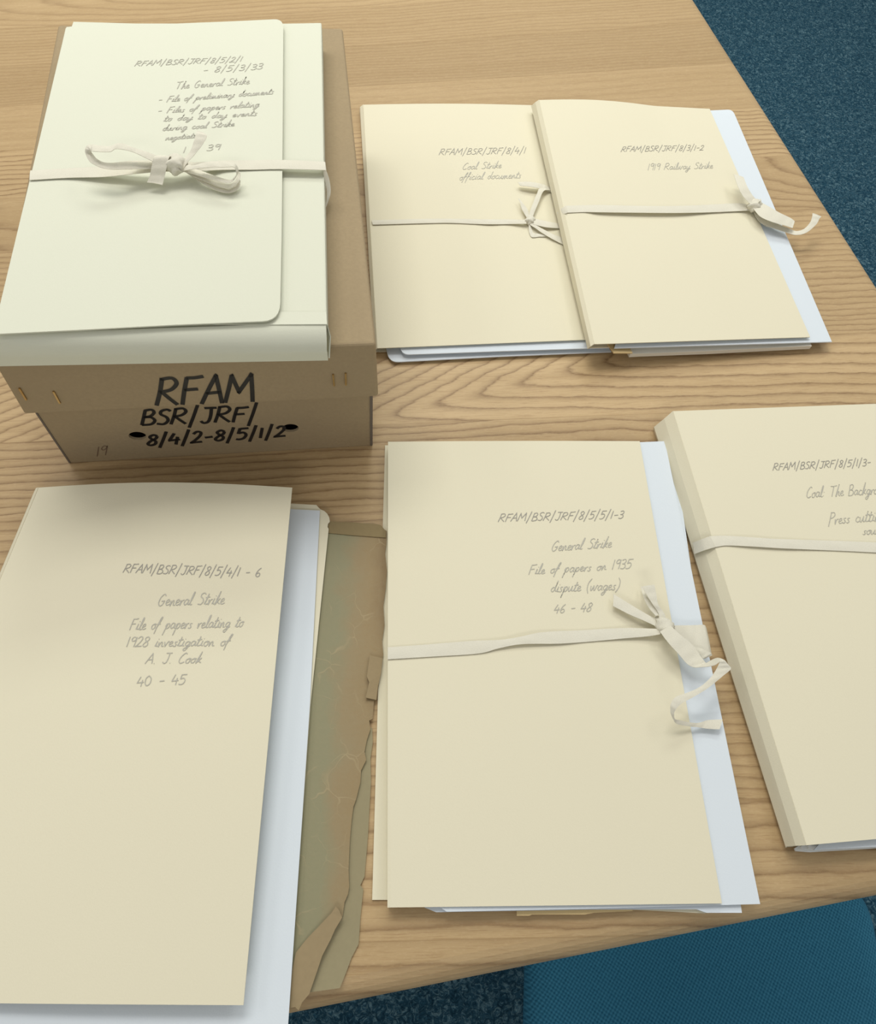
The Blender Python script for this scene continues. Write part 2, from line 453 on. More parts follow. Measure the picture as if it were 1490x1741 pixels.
def wood():
    m, nt, b = new_mat('ash_wood')
    tc = nd(nt, 'ShaderNodeTexCoord').outputs['Object']
    sep = nd(nt, 'ShaderNodeSeparateXYZ'); nt.links.new(tc, sep.inputs[0])
    X = math_n(nt, 'SUBTRACT', sep.outputs[0], 0.2); Y0 = math_n(nt, 'ADD', sep.outputs[1], 0.3)
    # the staves fan out a little across the table
    Y = math_n(nt, 'ADD', Y0, math_n(nt, 'MULTIPLY', X, math_n(nt, 'MULTIPLY_ADD', Y0, -0.24, 0.16)))
    PW = 0.082
    q = math_n(nt, 'DIVIDE', math_n(nt, 'SUBTRACT', Y, 0.361 - 6 * PW), PW)
    pl = math_n(nt, 'FLOOR', q)
    yl = math_n(nt, 'MULTIPLY', math_n(nt, 'SUBTRACT', math_n(nt, 'FRACT', q), 0.5), PW)
    fac = math_n(nt, 'DIVIDE', math_n(nt, 'ADD', pl, 0.5), 20.0)
    # growth rings of each stave: centre across, centre along, slope | rings per metre, contrast, tint
    P = [(-.10, .1, .05, 62, .8, .5), (.10, .0, .06, 66, .85, .35), (-.09, .2, .03, 135, .75, .5), (.11, -.2, .03, 100, .8, .4), (-.07, .2, .04, 105, .85, .45),
         (.08, -.1, .05, 120, 1., .5), (.014, .50, .19, 112, .95, .05), (.07, .1, .05, 150, .8, .45), (-.09, -.4, .05, 130, .7, .4), (.03, .75, .13, 120, .8, .6),
         (-.08, .3, .05, 135, 1., .3), (.12, .1, .02, 90, .2, .6), (-.10, .1, .02, 170, .45, .9), (.09, .1, .03, 150, .5, .7), (.02, -.2, .15, 100, .5, .5),
         (-.09, .1, .03, 130, .6, .4), (.1, .1, .03, 130, .6, .6), (.02, .3, .15, 100, .6, .3), (-.1, .1, .03, 130, .6, .5), (.1, .1, .03, 130, .6, .4)]
    def table(cols):
        n = nd(nt, 'ShaderNodeValToRGB'); n.color_ramp.interpolation = 'CONSTANT'
        while len(n.color_ramp.elements) < len(cols): n.color_ramp.elements.new(0.99)
        for k, c in enumerate(cols):
            n.color_ramp.elements[k].position = k / 20.0; n.color_ramp.elements[k].color = (*c, 1)
        nt.links.new(fac, n.inputs[0])
        sp = nd(nt, 'ShaderNodeSeparateColor'); nt.links.new(n.outputs[0], sp.inputs[0])
        return sp.outputs
    a = table([(p[0] + .5, p[1] * .5 + .5, p[2]) for p in P])
    c = table([(p[3] / 250., p[4], p[5]) for p in P])
    yc = math_n(nt, 'SUBTRACT', yl, math_n(nt, 'SUBTRACT', a[0], 0.5))
    xc = math_n(nt, 'SUBTRACT', X, math_n(nt, 'MULTIPLY_ADD', a[1], 2.0, -1.0))
    cv = nd(nt, 'ShaderNodeCombineXYZ')
    nt.links.new(X, cv.inputs[0]); nt.links.new(Y, cv.inputs[1]); nt.links.new(math_n(nt, 'MULTIPLY', pl, 1.7), cv.inputs[2])
    V = cv.outputs[0]
    wob = noise(nt, mapping(nt, V, (5, 16, 1)), 1.0, 2, 0.5)
    wob2 = noise(nt, mapping(nt, V, (45, 150, 1)), 1.0, 3, 0.6)
    kx = math_n(nt, 'MULTIPLY', xc, a[2])
    r = math_n(nt, 'SQRT', math_n(nt, 'ADD', math_n(nt, 'MULTIPLY', yc, yc), math_n(nt, 'MULTIPLY', kx, kx)))
    # one stave with nested flame figure
    y6 = math_n(nt, 'SUBTRACT', yl, math_n(nt, 'MULTIPLY', X, 0.24))
    y6 = math_n(nt, 'SQRT', math_n(nt, 'MULTIPLY_ADD', y6, y6, 0.00005))
    r6 = math_n(nt, 'SUBTRACT', math_n(nt, 'MULTIPLY_ADD', X, 0.21, 0.3), math_n(nt, 'MULTIPLY', y6, 0.79))
    m6 = math_n(nt, 'COMPARE', pl, 6.0, 0.1)
    r = math_n(nt, 'ADD', math_n(nt, 'MULTIPLY', r, math_n(nt, 'SUBTRACT', 1.0, m6)), math_n(nt, 'MULTIPLY', r6, m6))
    r = math_n(nt, 'ADD', r, math_n(nt, 'MULTIPLY', math_n(nt, 'SUBTRACT', wob, 0.5), math_n(nt, 'MULTIPLY_ADD', m6, -0.010, 0.020)))
    r = math_n(nt, 'ADD', r, math_n(nt, 'MULTIPLY', math_n(nt, 'SUBTRACT', wob2, 0.5), 0.0042))
    saw = math_n(nt, 'FRACT', math_n(nt, 'MULTIPLY', r, math_n(nt, 'MULTIPLY', c[0], 250.0)))
    line = ramp(nt, saw, [(0.0, 0.25), (0.08, 0.04), (0.40, 0.0), (0.66, 0.16), (0.82, 0.52), (0.92, 1.0), (1.0, 0.25)])
    pores = noise(nt, mapping(nt, V, (45, 1100, 1)), 1.0, 3, 0.65)
    flecks = noise(nt, mapping(nt, V, (260, 700, 1)), 1.0, 3, 0.7)
    streak = noise(nt, mapping(nt, V, (2.5, 55, 1)), 1.0, 4, 0.6)
    base = mixc(nt, streak, (0.43, 0.295, 0.145), (0.655, 0.485, 0.275))
    base = mixc(nt, math_n(nt, 'MULTIPLY', c[2], 0.75), base, (0.33, 0.225, 0.110))
    lf = math_n(nt, 'MULTIPLY', line, ramp(nt, math_n(nt, 'MULTIPLY_ADD', pores, 0.5, math_n(nt, 'MULTIPLY', flecks, 0.5)), [(0.34, 0.35), (0.60, 1.0)]))
    lf = math_n(nt, 'MULTIPLY', math_n(nt, 'MULTIPLY', lf, c[1]), 0.95)
    col = mixc(nt, lf, base, (0.165, 0.088, 0.036))
    pf = math_n(nt, 'MULTIPLY', ramp(nt, pores, [(0.34, 1.0), (0.48, 0.0)]), 0.42)
    col = mixc(nt, pf, col, (0.30, 0.18, 0.085))
    col = mixc(nt, math_n(nt, 'MULTIPLY', ramp(nt, flecks, [(0.5, 0.0), (0.75, 1.0)]), 0.22), col, (0.66, 0.50, 0.31))
    edge = math_n(nt, 'GREATER_THAN', math_n(nt, 'ABSOLUTE', yl), 0.0405)
    col = mixc(nt, math_n(nt, 'MULTIPLY', edge, 0.25), col, (0.25, 0.15, 0.06))
    nt.links.new(col, b.inputs['Base Color'])
    b.inputs['Roughness'].default_value = 0.42
    b.inputs['Specular IOR Level'].default_value = 0.22
    bump(nt, b, pores, 0.08, 0.0006)
    return m
WOOD = wood()

def carpet():
    m, nt, b = new_mat('blue_loop_carpet')
    tc = nd(nt, 'ShaderNodeTexCoord').outputs['Object']
    n1 = noise(nt, tc, 110, 4, 0.75, 1.5); n2 = noise(nt, tc, 420, 2, 0.6); n3 = noise(nt, tc, 3, 3)
    a = ramp(nt, n1, [(0.34, (0.008, 0.034, 0.058)), (0.50, (0.034, 0.105, 0.155)), (0.64, (0.20, 0.34, 0.39))])
    a = mixc(nt, math_n(nt, 'MULTIPLY', n2, 0.4), a, (0.014, 0.05, 0.085))
    a = mixc(nt, math_n(nt, 'MULTIPLY', n3, 0.3), a, (0.012, 0.05, 0.095))
    nt.links.new(a, b.inputs['Base Color'])
    b.inputs['Roughness'].default_value = 1.0
    b.inputs['Specular IOR Level'].default_value = 0.05
    bump(nt, b, n1, 0.9, 0.006)
    return m
CARPET = carpet()

def fabric():
    m, nt, b = new_mat('teal_woven_upholstery')
    tc = nd(nt, 'ShaderNodeTexCoord').outputs['Object']
    sep = nd(nt, 'ShaderNodeSeparateXYZ'); nt.links.new(tc, sep.inputs[0])
    k = 2 * math.pi / 0.0042
    sx = math_n(nt, 'SINE', math_n(nt, 'MULTIPLY', sep.outputs[0], k)); sy = math_n(nt, 'SINE', math_n(nt, 'MULTIPLY', sep.outputs[1], k))
    wv = math_n(nt, 'MULTIPLY_ADD', math_n(nt, 'MULTIPLY', sx, sy), 0.5, 0.5)
    n1 = noise(nt, tc, 500, 2); n2 = noise(nt, tc, 12, 3)
    w2 = math_n(nt, 'MULTIPLY_ADD', n1, 0.5, math_n(nt, 'MULTIPLY', wv, 0.6))
    a = ramp(nt, w2, [(0.15, (0.014, 0.120, 0.215)), (0.85, (0.080, 0.33, 0.50))])
    a = mixc(nt, math_n(nt, 'MULTIPLY', n2, 0.25), a, (0.035, 0.22, 0.37))
    nt.links.new(a, b.inputs['Base Color'])
    b.inputs['Roughness'].default_value = 0.95
    b.inputs['Specular IOR Level'].default_value = 0.15
    bump(nt, b, w2, 0.5, 0.0012)
    return m
TEAL = fabric()

def aged(name, warm):
    m, nt, b = new_mat(name)
    tc = nd(nt, 'ShaderNodeTexCoord').outputs['Object']
    sep = nd(nt, 'ShaderNodeSeparateXYZ'); nt.links.new(tc, sep.inputs[0])
    n1 = noise(nt, tc, 22, 5, 0.6); n2 = noise(nt, tc, 260, 4, 0.6); n3 = noise(nt, mapping(nt, tc, (1, 1, 1), (3, 1, 0)), 40, 4)
    e0, e1 = at(556, 905), at(505, 1500)
    ax = (e1 - e0).normalized(); ac = Vector((-ax.y, ax.x, 0)); w0 = (at(652, 1050) - e0).dot(ac)
    dt = nd(nt, 'ShaderNodeVectorMath', operation='DOT_PRODUCT'); nt.links.new(tc, dt.inputs[0]); dt.inputs[1].default_value = ac
    gx = math_n(nt, 'MULTIPLY_ADD', dt.outputs['Value'], 0.95 / w0, warm - 0.95 * (e0 - at(560, 1300)).dot(ac) / w0)   # browner towards its open edge
    gx = math_n(nt, 'ADD', gx, math_n(nt, 'MULTIPLY', math_n(nt, 'SUBTRACT', n1, 0.5), 0.9))
    a = ramp(nt, gx, [(0.22, (0.240, 0.232, 0.132)), (0.48, (0.282, 0.212, 0.108)), (0.75, (0.285, 0.200, 0.093)), (1.0, (0.225, 0.145, 0.062))])
    a = mixc(nt, math_n(nt, 'MULTIPLY', n2, 0.45), a, (0.30, 0.255, 0.15))
    vo = nd(nt, 'ShaderNodeTexVoronoi', feature='DISTANCE_TO_EDGE'); vo.inputs['Scale'].default_value = 48
    dv = nd(nt, 'ShaderNodeVectorMath', operation='MULTIPLY_ADD')
    nz = nd(nt, 'ShaderNodeTexNoise'); nz.inputs['Scale'].default_value = 60; nt.links.new(tc, nz.inputs['Vector'])
    nt.links.new(nz.outputs['Color'], dv.inputs[0]); dv.inputs[1].default_value = (0.02, 0.02, 0.0); nt.links.new(tc, dv.inputs[2])
    nt.links.new(dv.outputs[0], vo.inputs['Vector'])
    cr = ramp(nt, vo.outputs['Distance'], [(0.0, 1.0), (0.028, 0.0)])
    cr = math_n(nt, 'MULTIPLY', cr, ramp(nt, n3, [(0.46, 0.0), (0.62, 0.55)]))
    a = mixc(nt, cr, a, (0.40, 0.32, 0.18))
    nt.links.new(a, b.inputs['Base Color'])
    b.inputs['Roughness'].default_value = 0.7
    bump(nt, b, math_n(nt, 'ADD', n2, cr), 0.25, 0.0008)
    return m
AGED = aged('aged_green_brown_cover', 0.0)
AGED_PALE = card('aged_grey_green_board', (0.315, 0.275, 0.165), 0.12, 300)
AGED_TAN = card('aged_tan_paper', (0.325, 0.25, 0.142), 0.12, 300)

AGED_OLIVE = card('aged_olive_fold', (0.265, 0.205, 0.105), 0.12, 300)

def plastic():
    m, nt, b = new_mat('clear_plastic_sleeve')
    b.inputs['Base Color'].default_value = (0.78, 0.80, 0.78, 1)
    b.inputs['Roughness'].default_value = 0.12
    tc = nd(nt, 'ShaderNodeTexCoord').outputs['Object']
    bump(nt, b, noise(nt, tc, 120, 2), 0.3, 0.001)
    return m
SLEEVE = plastic()

# ------------------------------------------------------------------ setting
def box_mesh(name, x0, x1, y0, y1, z0, z1, mat, parent=None, bev=0.0):
    V = [Vector(p) for p in ((x0,y0,z0),(x1,y0,z0),(x1,y1,z0),(x0,y1,z0),(x0,y0,z1),(x1,y0,z1),(x1,y1,z1),(x0,y1,z1))]
    F = [[0,3,2,1],[4,5,6,7],[0,1,5,4],[1,2,6,5],[2,3,7,6],[3,0,4,7]]
    o = mesh_obj(name, V, F, mat, parent)
    if bev: bevel(o, bev, 3)
    return o
fl = box_mesh('floor', -3.5, 4.5, -3.0, 5.5, -0.02, 0.0, CARPET)
tag(fl, 'dark blue speckled loop carpet', 'floor', kind='structure')

# ------------------------------------------------------------------ table
def line_x(p, q, r, s):
    d1, d2 = q - p, s - r
    t = ((r.x - p.x) * d2.y - (r.y - p.y) * d2.x) / (d1.x * d2.y - d1.y * d2.x)
    return p + d1 * t
re0, re1 = at(1175, 0, -0.012), at(1489, 494, -0.012)
fe0, fe1 = at(500, 1721, -0.018), at(1489, 1522, -0.018)
corner = line_x(re0, re1, fe0, fe1)
rd = (re0 - re1).normalized(); fd = (fe0 - fe1).normalized()
c0 = corner; c1 = corner + rd * 1.55; c3 = corner + fd * 1.75
c2 = c3 + rd * 1.55
tb = thing('wooden_table', Vector((0, 0.3, 0)), 'pale wooden table covered with tied folders and a cardboard box', 'table')
V = [Vector((p.x, p.y, TZ)) for p in (c0, c1, c2, c3)] + [Vector((p.x, p.y, TZ - 0.038)) for p in (c0, c1, c2, c3)]
tt = mesh_obj('tabletop', V, [[0, 1, 2, 3], [7, 6, 5, 4], [0, 4, 5, 1], [1, 5, 6, 2], [2, 6, 7, 3], [3, 7, 4, 0]], WOOD, tb)
bm = bmesh.new(); bm.from_mesh(tt.data)
vert_e = [e for e in bm.edges if abs(e.verts[0].co.z - e.verts[1].co.z) > 0.01]
bmesh.ops.bevel(bm, geom=vert_e, offset=0.05, segments=8, profile=0.5, affect='EDGES')
bm.to_mesh(tt.data); bm.free()
bevel(tt, 0.0180, 7, 60)
for p in tt.data.polygons: p.use_smooth = False
ctr = (c0 + c2) / 2
for c in (c0, c1, c2, c3):
    q = c + (ctr - c) * 0.16
    n = 20
    V = [Vector((q.x + 0.028 * math.cos(2 * math.pi * i / n), q.y + 0.028 * math.sin(2 * math.pi * i / n), z)) for z in (0.0, TZ - 0.038) for i in range(n)]
    F = [[i, (i + 1) % n, n + (i + 1) % n, n + i] for i in range(n)] + [list(range(n))[::-1], list(range(n, 2 * n))]
    mesh_obj('leg', V, F, DARK, tb)

# ------------------------------------------------------------------ chair
SEAT = -0.285
a = at(907, 1640, SEAT); b_ = at(905, 1741, SEAT)
sd = (b_ - a).normalized()                       # from the table towards the sitter
sr = Vector((-sd.y, sd.x, 0))
if sr.x < 0: sr = -sr
fl_c = a - sd * 0.117                             # front left corner of the seat, under the table
SW, SD = 0.362, 0.42
ch = thing('upholstered_chair', Vector((fl_c.x, fl_c.y, 0)) + sr * SW / 2 + sd * SD / 2, 'teal woven upholstered chair tucked under the near table edge', 'chair')
def cpt(u, v, z): return Vector((fl_c.x, fl_c.y, 0)) + sr * u + sd * v + Vector((0, 0, z))
def rrect(w, d, r, seg=8):
    P = []
    for cx_, cy_, a0 in ((r, r, 180), (w - r, r, 270), (w - r, d - r, 0), (r, d - r, 90)):
        for k in range(seg + 1):
            t = math.radians(a0 + 90 * k / seg)
            P.append((cx_ + r * math.cos(t), cy_ + r * math.sin(t)))
    return P
zt = TZ + SEAT
prof = [(0.030, zt - 0.075), (0.004, zt - 0.070), (0.0, zt - 0.045), (0.002, zt - 0.022), (0.012, zt - 0.008), (0.03, zt - 0.002), (0.07, zt), (0.14, zt + 0.003)]
V, F = [], []
for ins, z in prof:
    ring = rrect(SW, SD, 0.055)
    for (x, y) in ring:
        cx_, cy_ = SW / 2, SD / 2
        V.append(cpt(cx_ + (x - cx_) * (1 - 2 * ins / SW), cy_ + (y - cy_) * (1 - 2 * ins / SD), z))
n = len(rrect(SW, SD, 0.055))
for j in range(len(prof) - 1):
    for i in range(n):
        F.append([j * n + i, j * n + (i + 1) % n, (j + 1) * n + (i + 1) % n, (j + 1) * n + i])
F += [list(range(n))[::-1], list(range((len(prof) - 1) * n, len(prof) * n))]
mesh_obj('seat', V, F, TEAL, ch, smooth=True)
V = []
for t in range(9):                               # the curved back, behind the sitter
    u = SW * t / 8; bow = 0.035 * (2 * t / 8 - 1) ** 2
    V += [cpt(u, SD + 0.01 - bow, zt + 0.02), cpt(u, SD + 0.06 - bow, zt + 0.36), cpt(u, SD + 0.10 - bow, zt + 0.355), cpt(u, SD + 0.05 - bow, zt + 0.0)]
F = [[t * 4 + k, (t + 1) * 4 + k, (t + 1) * 4 + (k + 1) % 4, t * 4 + (k + 1) % 4] for t in range(8) for k in range(4)] + [[0, 1, 2, 3], [35, 34, 33, 32]]
bevel(mesh_obj('backrest', V, F, TEAL, ch, smooth=True), 0.012, 3)
for (u, v) in ((0.05, 0.06), (SW - 0.05, 0.06), (0.05, SD - 0.05), (SW - 0.05, SD - 0.05)):
    n = 14
    V = [cpt(u + 0.013 * math.cos(2 * math.pi * i / n), v + 0.013 * math.sin(2 * math.pi * i / n), z) for z in (0, zt - 0.07) for i in range(n)]
    mesh_obj('leg', V, [[i, (i + 1) % n, n + (i + 1) % n, n + i] for i in range(n)] + [list(range(n))[::-1], list(range(n, 2 * n))], DARK, ch)

# ------------------------------------------------------------------ archive box
BA, BB, BT, BW, BL, BD, BH1, BH2 = -0.30264, 0.28304, 0.26648, 0.24424, 0.37636, 0.0040, 0.07792, 0.13483
def bx(u, v, z):
    return loc(BA + math.cos(BT) * u - math.sin(BT) * v, BB + math.sin(BT) * u + math.cos(BT) * v, z)
GB = 'tied folders on the table'
box = thing('archive_box', bx(BW / 2, BL / 2, 0.0), 'brown cardboard archive box with marker lettering on its front', 'box')
# body: front wall with two punched holes, three plain walls and a floor
nrm = (bx(0, -1, 0) - bx(0, 0, 0)).normalized()
front = Plane(bx(0, 0, 0), nrm)
zb0, zb1 = 0.0006, BH2 - 0.006
def on_front(px, py):
    q = front.hit(px, py) - bx(0, 0, 0)
    ax = (bx(1, 0, 0) - bx(0, 0, 0))
    return q.dot(ax), q.z
holes = [on_front(528 * .443, 400 + 770 * .443), on_front(1115 * .443, 400 + 740 * .443)]
bm = bmesh.new()
def loop(pts):
    vs = [bm.verts.new(bx(u, 0, z) - Vector(box.location)) for u, z in pts]
    return [bm.edges.new((vs[i], vs[(i + 1) % len(vs)])) for i in range(len(vs))]
ed = loop([(0, zb0), (BW, zb0), (BW, zb1), (0, zb1)])
for (hu, hz) in holes:
    ed += loop([(hu + 0.0066 * math.cos(2 * math.pi * k / 20), hz + 0.0056 * math.sin(2 * math.pi * k / 20)) for k in range(20)])
bmesh.ops.triangle_fill(bm, use_beauty=True, edges=ed)
def quad(ps):
    bm.faces.new([bm.verts.new(bx(*p) - Vector(box.location)) for p in ps])
bl = BL - 0.006
quad([(BW, 0, zb0), (BW, bl, zb0), (BW, bl, zb1), (BW, 0, zb1)])
quad([(BW, bl, zb0), (0, bl, zb0), (0, bl, zb1), (BW, bl, zb1)])
quad([(0, bl, zb0), (0, 0, zb0), (0, 0, zb1), (0, bl, zb1)])
quad([(0, 0, zb0), (0, bl, zb0), (BW, bl, zb0), (BW, 0, zb0)])
bmesh.ops.remove_doubles(bm, verts=bm.verts, dist=1e-5)
bmesh.ops.recalc_face_normals(bm, faces=bm.faces)
me = bpy.data.meshes.new('box_body'); bm.to_mesh(me); bm.free()
me.materials.append(KRAFT)
body = bpy.data.objects.new('box_body', me); C.objects.link(body); body.parent = box
ORG[body.name] = Vector(box.location)
solid(body, 0.0022, -1.0)
# cut edges of the board at the front corners
for (u0, u1, v1) in ((BW, BW + 0.0022, 0.006), (-0.0014, 0.0, 0.004)):
    V = [bx(u, v, z) for z in (zb0, BH1 + 0.02) for (u, v) in ((u0, -0.0005), (u1, -0.0005), (u1, v1), (u0, v1))]
    mesh_obj('board_edge', V, [[3, 2, 1, 0], [4, 5, 6, 7], [0, 1, 5, 4], [1, 2, 6, 5], [2, 3, 7, 6], [3, 0, 4, 7]], KRAFT_DARK, body)
K = (0, 400, .443)
writing('lettering', [('BSR/JRF/', 538, 729, 995, 714, 58), ('8/4/2-8/5/1/2', 563, 808, 1098, 772, 40)], front, MARKER, body, 0.0026, 0.0003, K, 0.1, 'black marker lettering')
writing('pencil_number', [('19', 368, 850, 412, 843, 36)], front, plain('brown_pencil', (0.16, 0.10, 0.06)), body, 0.0007, 0.0003, K, 0.1, 'faint pencil number')
# lid
ld = BD
lo, hi = ld + 0.002, ld
V = [bx(-lo, -lo, BH1), bx(BW + lo, -lo, BH1), bx(BW + lo, BL + lo - 0.004, BH1), bx(-lo, BL + lo - 0.004, BH1),
     bx(-hi, -hi, BH2), bx(BW + hi, -hi, BH2), bx(BW + hi, BL + hi - 0.004, BH2), bx(-hi, BL + hi - 0.004, BH2)]
lid = mesh_obj('lid', V, [[4, 5, 6, 7], [0, 1, 5, 4], [1, 2, 6, 5], [2, 3, 7, 6], [3, 0, 4, 7]], KRAFT, box)
bm = bmesh.new(); bm.from_mesh(lid.data)
bmesh.ops.bevel(bm, geom=[e for e in bm.edges if not e.is_boundary], offset=0.0025, segments=3, profile=0.5, affect='EDGES')
bm.to_mesh(lid.data); bm.free()
solid(lid, 0.0018, -1.0)
ln = (bx(BW / 2, -lo, BH1) - bx(BW / 2, 0, BH1)).normalized() + Vector((0, 0, 0.002 / (BH2 - BH1)))
lidf = Plane(bx(0, -lo, BH1), ln)
writing('lettering', [('RFAM', 598, 654, 985, 640, 102)], lidf, MARKER, lid, 0.0031, 0.0004, K, 0.02, 'large black marker lettering', 0.01)
for (x0, y0, x1, y1) in ((74, 588, 101, 632), (205, 600, 230, 645), (1279, 535, 1283, 578), (1327, 530, 1328, 575)):
    p, q = lidf.hit(x0 * .443, 400 + y0 * .443, 0.0008), lidf.hit(x1 * .443, 400 + y1 * .443, 0.0008)
    d = (q - p).normalized(); s1 = d.cross(lidf.n).normalized() * 0.0006; s2 = lidf.n * 0.0005
    V = [p + s1 + s2, p - s1 + s2, p - s1 - s2 * 1.4, p + s1 - s2 * 1.4, q + s1 + s2, q - s1 + s2, q - s1 - s2 * 1.4, q + s1 - s2 * 1.4]
    mesh_obj('staple', V, [[0, 1, 2, 3], [7, 6, 5, 4], [0, 4, 5, 1], [1, 5, 6, 2], [2, 6, 7, 3], [3, 7, 4, 0]], BRASS, lid)

# ------------------------------------------------------------------ four-flap folder on the box
Z1 = BH2 + 0.0006
f1 = thing('four_flap_folder', at(290, 330, Z1), 'thick ivory folder tied with a bow, lying on the cardboard box', 'folder', GB)
pts = [(111, 46), (547, 38), (556, 549), (-13, 570)]
top = [at(x, y, 0.1595) for x, y in pts]
low = [Vector((v.x, v.y, TZ + Z1)) for v in top]
case = mesh_obj('case', top + low, [[0, 1, 2, 3], [7, 6, 5, 4], [0, 4, 5, 1], [1, 5, 6, 2], [2, 6, 7, 3], [3, 7, 4, 0]], IVORY, f1)
bevel(case, 0.0012, 2)
loft('lower_flap', [rail((-13, 568), (554, 549), 0.1602), rail((-13, 578), (555, 562), 0.1590), rail((-13, 592), (556, 582), 0.1535), rail((-12, 603), (556, 596), 0.1487), rail((-12, 608), (557, 601), 0.1455), rail((-10, 622), (558, 612), Z1 + 0.0008)], IVORY, f1, smooth=True)
e0, e1, e2 = at(556.5, 552, 0.157), at(562, 572, 0.148), at(560, 609, Z1 + 0.001)
loft('side_flap', [[at(553, 540, 0.1588), e0], [at(558, 560, 0.1500), e1], [at(556, 598, Z1 + 0.001), e2]], IVORY, f1)
sheet('inner_flap', [(343, 546), (352, 549), (366, 551.5), (400, 552), (556, 551), (555, 530), (440, 530)], 0.1612, 0.0006, IVORY, f1)
o = [(125, 37), (230, 40), (300, 40), (400, 36), (482, 32), (481, 200), (479, 400), (476, 545), (300, 552), (150, 560), (-12, 568), (113, 46), (122, 45)]
o = round_corner(o, 7, 30); o = round_corner(o, 4, 16)
S1 = Patch([(113, 40), (480, 34), (476, 545), (-12, 567)], 0.1640)
cov = sheet('front_flap', o, 0.1640, 0.0010, IVORY, f1)
writing('handwriting', [('RFAM/BSR/JRF/8/5/2/1', 225, 150, 1075, 115, 40, .5), ('- 8/5/3/33', 760, 205, 1240, 172, 44, .4), ('The General Strike', 545, 332, 1135, 290, 54, .35),
    ('- File of preliminary documents', 405, 440, 1325, 370, 46, .5), ('- Files of papers relating', 400, 527, 1210, 470, 46, .5), ('to day to day events', 455, 587, 1195, 540, 44, .45),
    ('during coal Strike', 445, 662, 1015, 625, 46, .45), ('negotiations', 470, 735, 790, 712, 42, .45), ('1 - 39', 606, 835, 905, 812, 46)], S1, FAINT, cov, 0.00062, 0.0003, (180, 80, .2148), 0.3, 'faint pencil handwriting')
T1 = (120, 200, .3221); B1 = 0.1642
tape = ribbon('tape', [(-212, 280, -216, 330), (0, 268, -10, 318, .0012), (180, 258, 180, 313, .004), (330, 248, 330, 298, .007), (470, 238, 480, 285, .009), (560, 235, 565, 285, .009),
    (680, 236, 690, 282, .006), (800, 228, 800, 276, .002), (960, 226, 960, 275), (1110, 224, 1112, 272), (1325, 233, 1330, 277), (1336, 238, 1342, 282, -.001)], T1, TAPE, f1, B1)
ribbon('tape_side', [(1330, 234, 1334, 278, .0), (1345, 268, 1340, 320, -.006), (1366, 330, 1352, 380, -.014), (1372, 400, 1352, 430, -.019), (1350, 470, 1345, 480, -.023)], T1, TAPE, tape, B1)
ribbon('loop', [(520, 225, 500, 262, .012), (420, 188, 415, 222, .018), (330, 158, 330, 182, .023), (262, 135, 245, 165, .026), (200, 152, 205, 181, .026), (140, 146, 120, 178, .026), (96, 144, 112, 176, .025),
    (78, 165, 110, 178, .024), (84, 205, 114, 188, .021), (118, 245, 145, 222, .019), (200, 272, 200, 240, .017), (320, 272, 330, 228, .014), (440, 270, 440, 226, .012), (540, 275, 530, 232, .010)], T1, TAPE, tape, B1)
ribbon('loop', [(590, 240, 590, 282, .010), (650, 252, 650, 272, .014), (720, 234, 740, 262, .017), (800, 232, 815, 262, .018), (860, 240, 862, 262, .018), (884, 268, 876, 292, .015), (880, 300, 868, 320, .012), (840, 345, 828, 328, .010), (740, 325, 735, 298, .009), (660, 302, 670, 275, .009), (595, 285, 600, 255, .009)], T1, TAPE, tape, B1)
ribbon('loop', [(600, 285, 605, 262, .007), (680, 325, 690, 300, .006), (780, 362, 785, 338, .005), (840, 372, 838, 350, .005), (884, 345, 872, 330, .006), (898, 300, 884, 290, .008), (884, 282, 872, 276, .009)], T1, TAPE, tape, B1)
ribbon('loop', [(610, 290, 615, 272, .004), (700, 350, 710, 328, .003), (790, 392, 790, 366, .002), (850, 396, 846, 370, .002), (890, 370, 880, 352, .003), (898, 335, 888, 325, .004)], T1, TAPE, tape, B1)
ribbon('tail', [(465, 200, 545, 210, .015), (440, 210, 522, 208, .018), (428, 260, 508, 262, .014), (418, 310, 496, 314, .009), (404, 342, 486, 356, .006)], T1, TAPE, tape, B1)
ribbon('tail', [(560, 270, 590, 285, .010), (585, 235, 612, 245, .013), (632, 178, 668, 180, .016), (650, 130, 702, 135, .019), (662, 92, 720, 100, .021), (668, 70, 716, 88, .021)], T1, TAPE, tape, B1)
knot('knot', 120 + 556 * .3221, 200 + 250 * .3221, B1 + .0115, .0075, .0062, .0065, 0.5, TAPE, tape)

# ------------------------------------------------------------------ folder: coal strike (behind, beside the box)
f2 = thing('document_folder', at(800, 420, 0), 'thin tied cream folder right of the cardboard box, overlapped by another folder', 'folder', GB)
sheet('back_cover', [(614, 186), (905, 186), (1003, 585), (644, 598)], 0.0014, 0.0008, MANILA, f2)
S2 = Patch([(618, 178), (914, 179), (1006, 577), (642, 592)], 0.0105, lambda u, v: 0.0016 * math.sin(math.pi * u) * (1 - v) ** 3)
cov = S2.build('front_cover', 0.0007, MANILA, f2)
loft('spine', [rail((618, 178), (642, 592), 0.0102), rail((613, 182), (637, 596), 0.007), rail((612, 187), (640, 599), 0.003), rail((614, 187), (644, 598), 0.001)], MANILA, f2)
writing('handwriting', [('RFAM/BSR/JRF/8/4/1', 495, 418, 995, 408, 34, .3), ('Coal Strike', 630, 502, 855, 492, 38, .3), ('official documents', 612, 562, 968, 550, 40, .3)], S2, PENCIL, cov, 0.0006, 0.0003, (600, 140, .2953), 0.3, 'pencil handwriting', rest=SOFT)
T2 = (850, 280, .1141); B2 = 0.0108
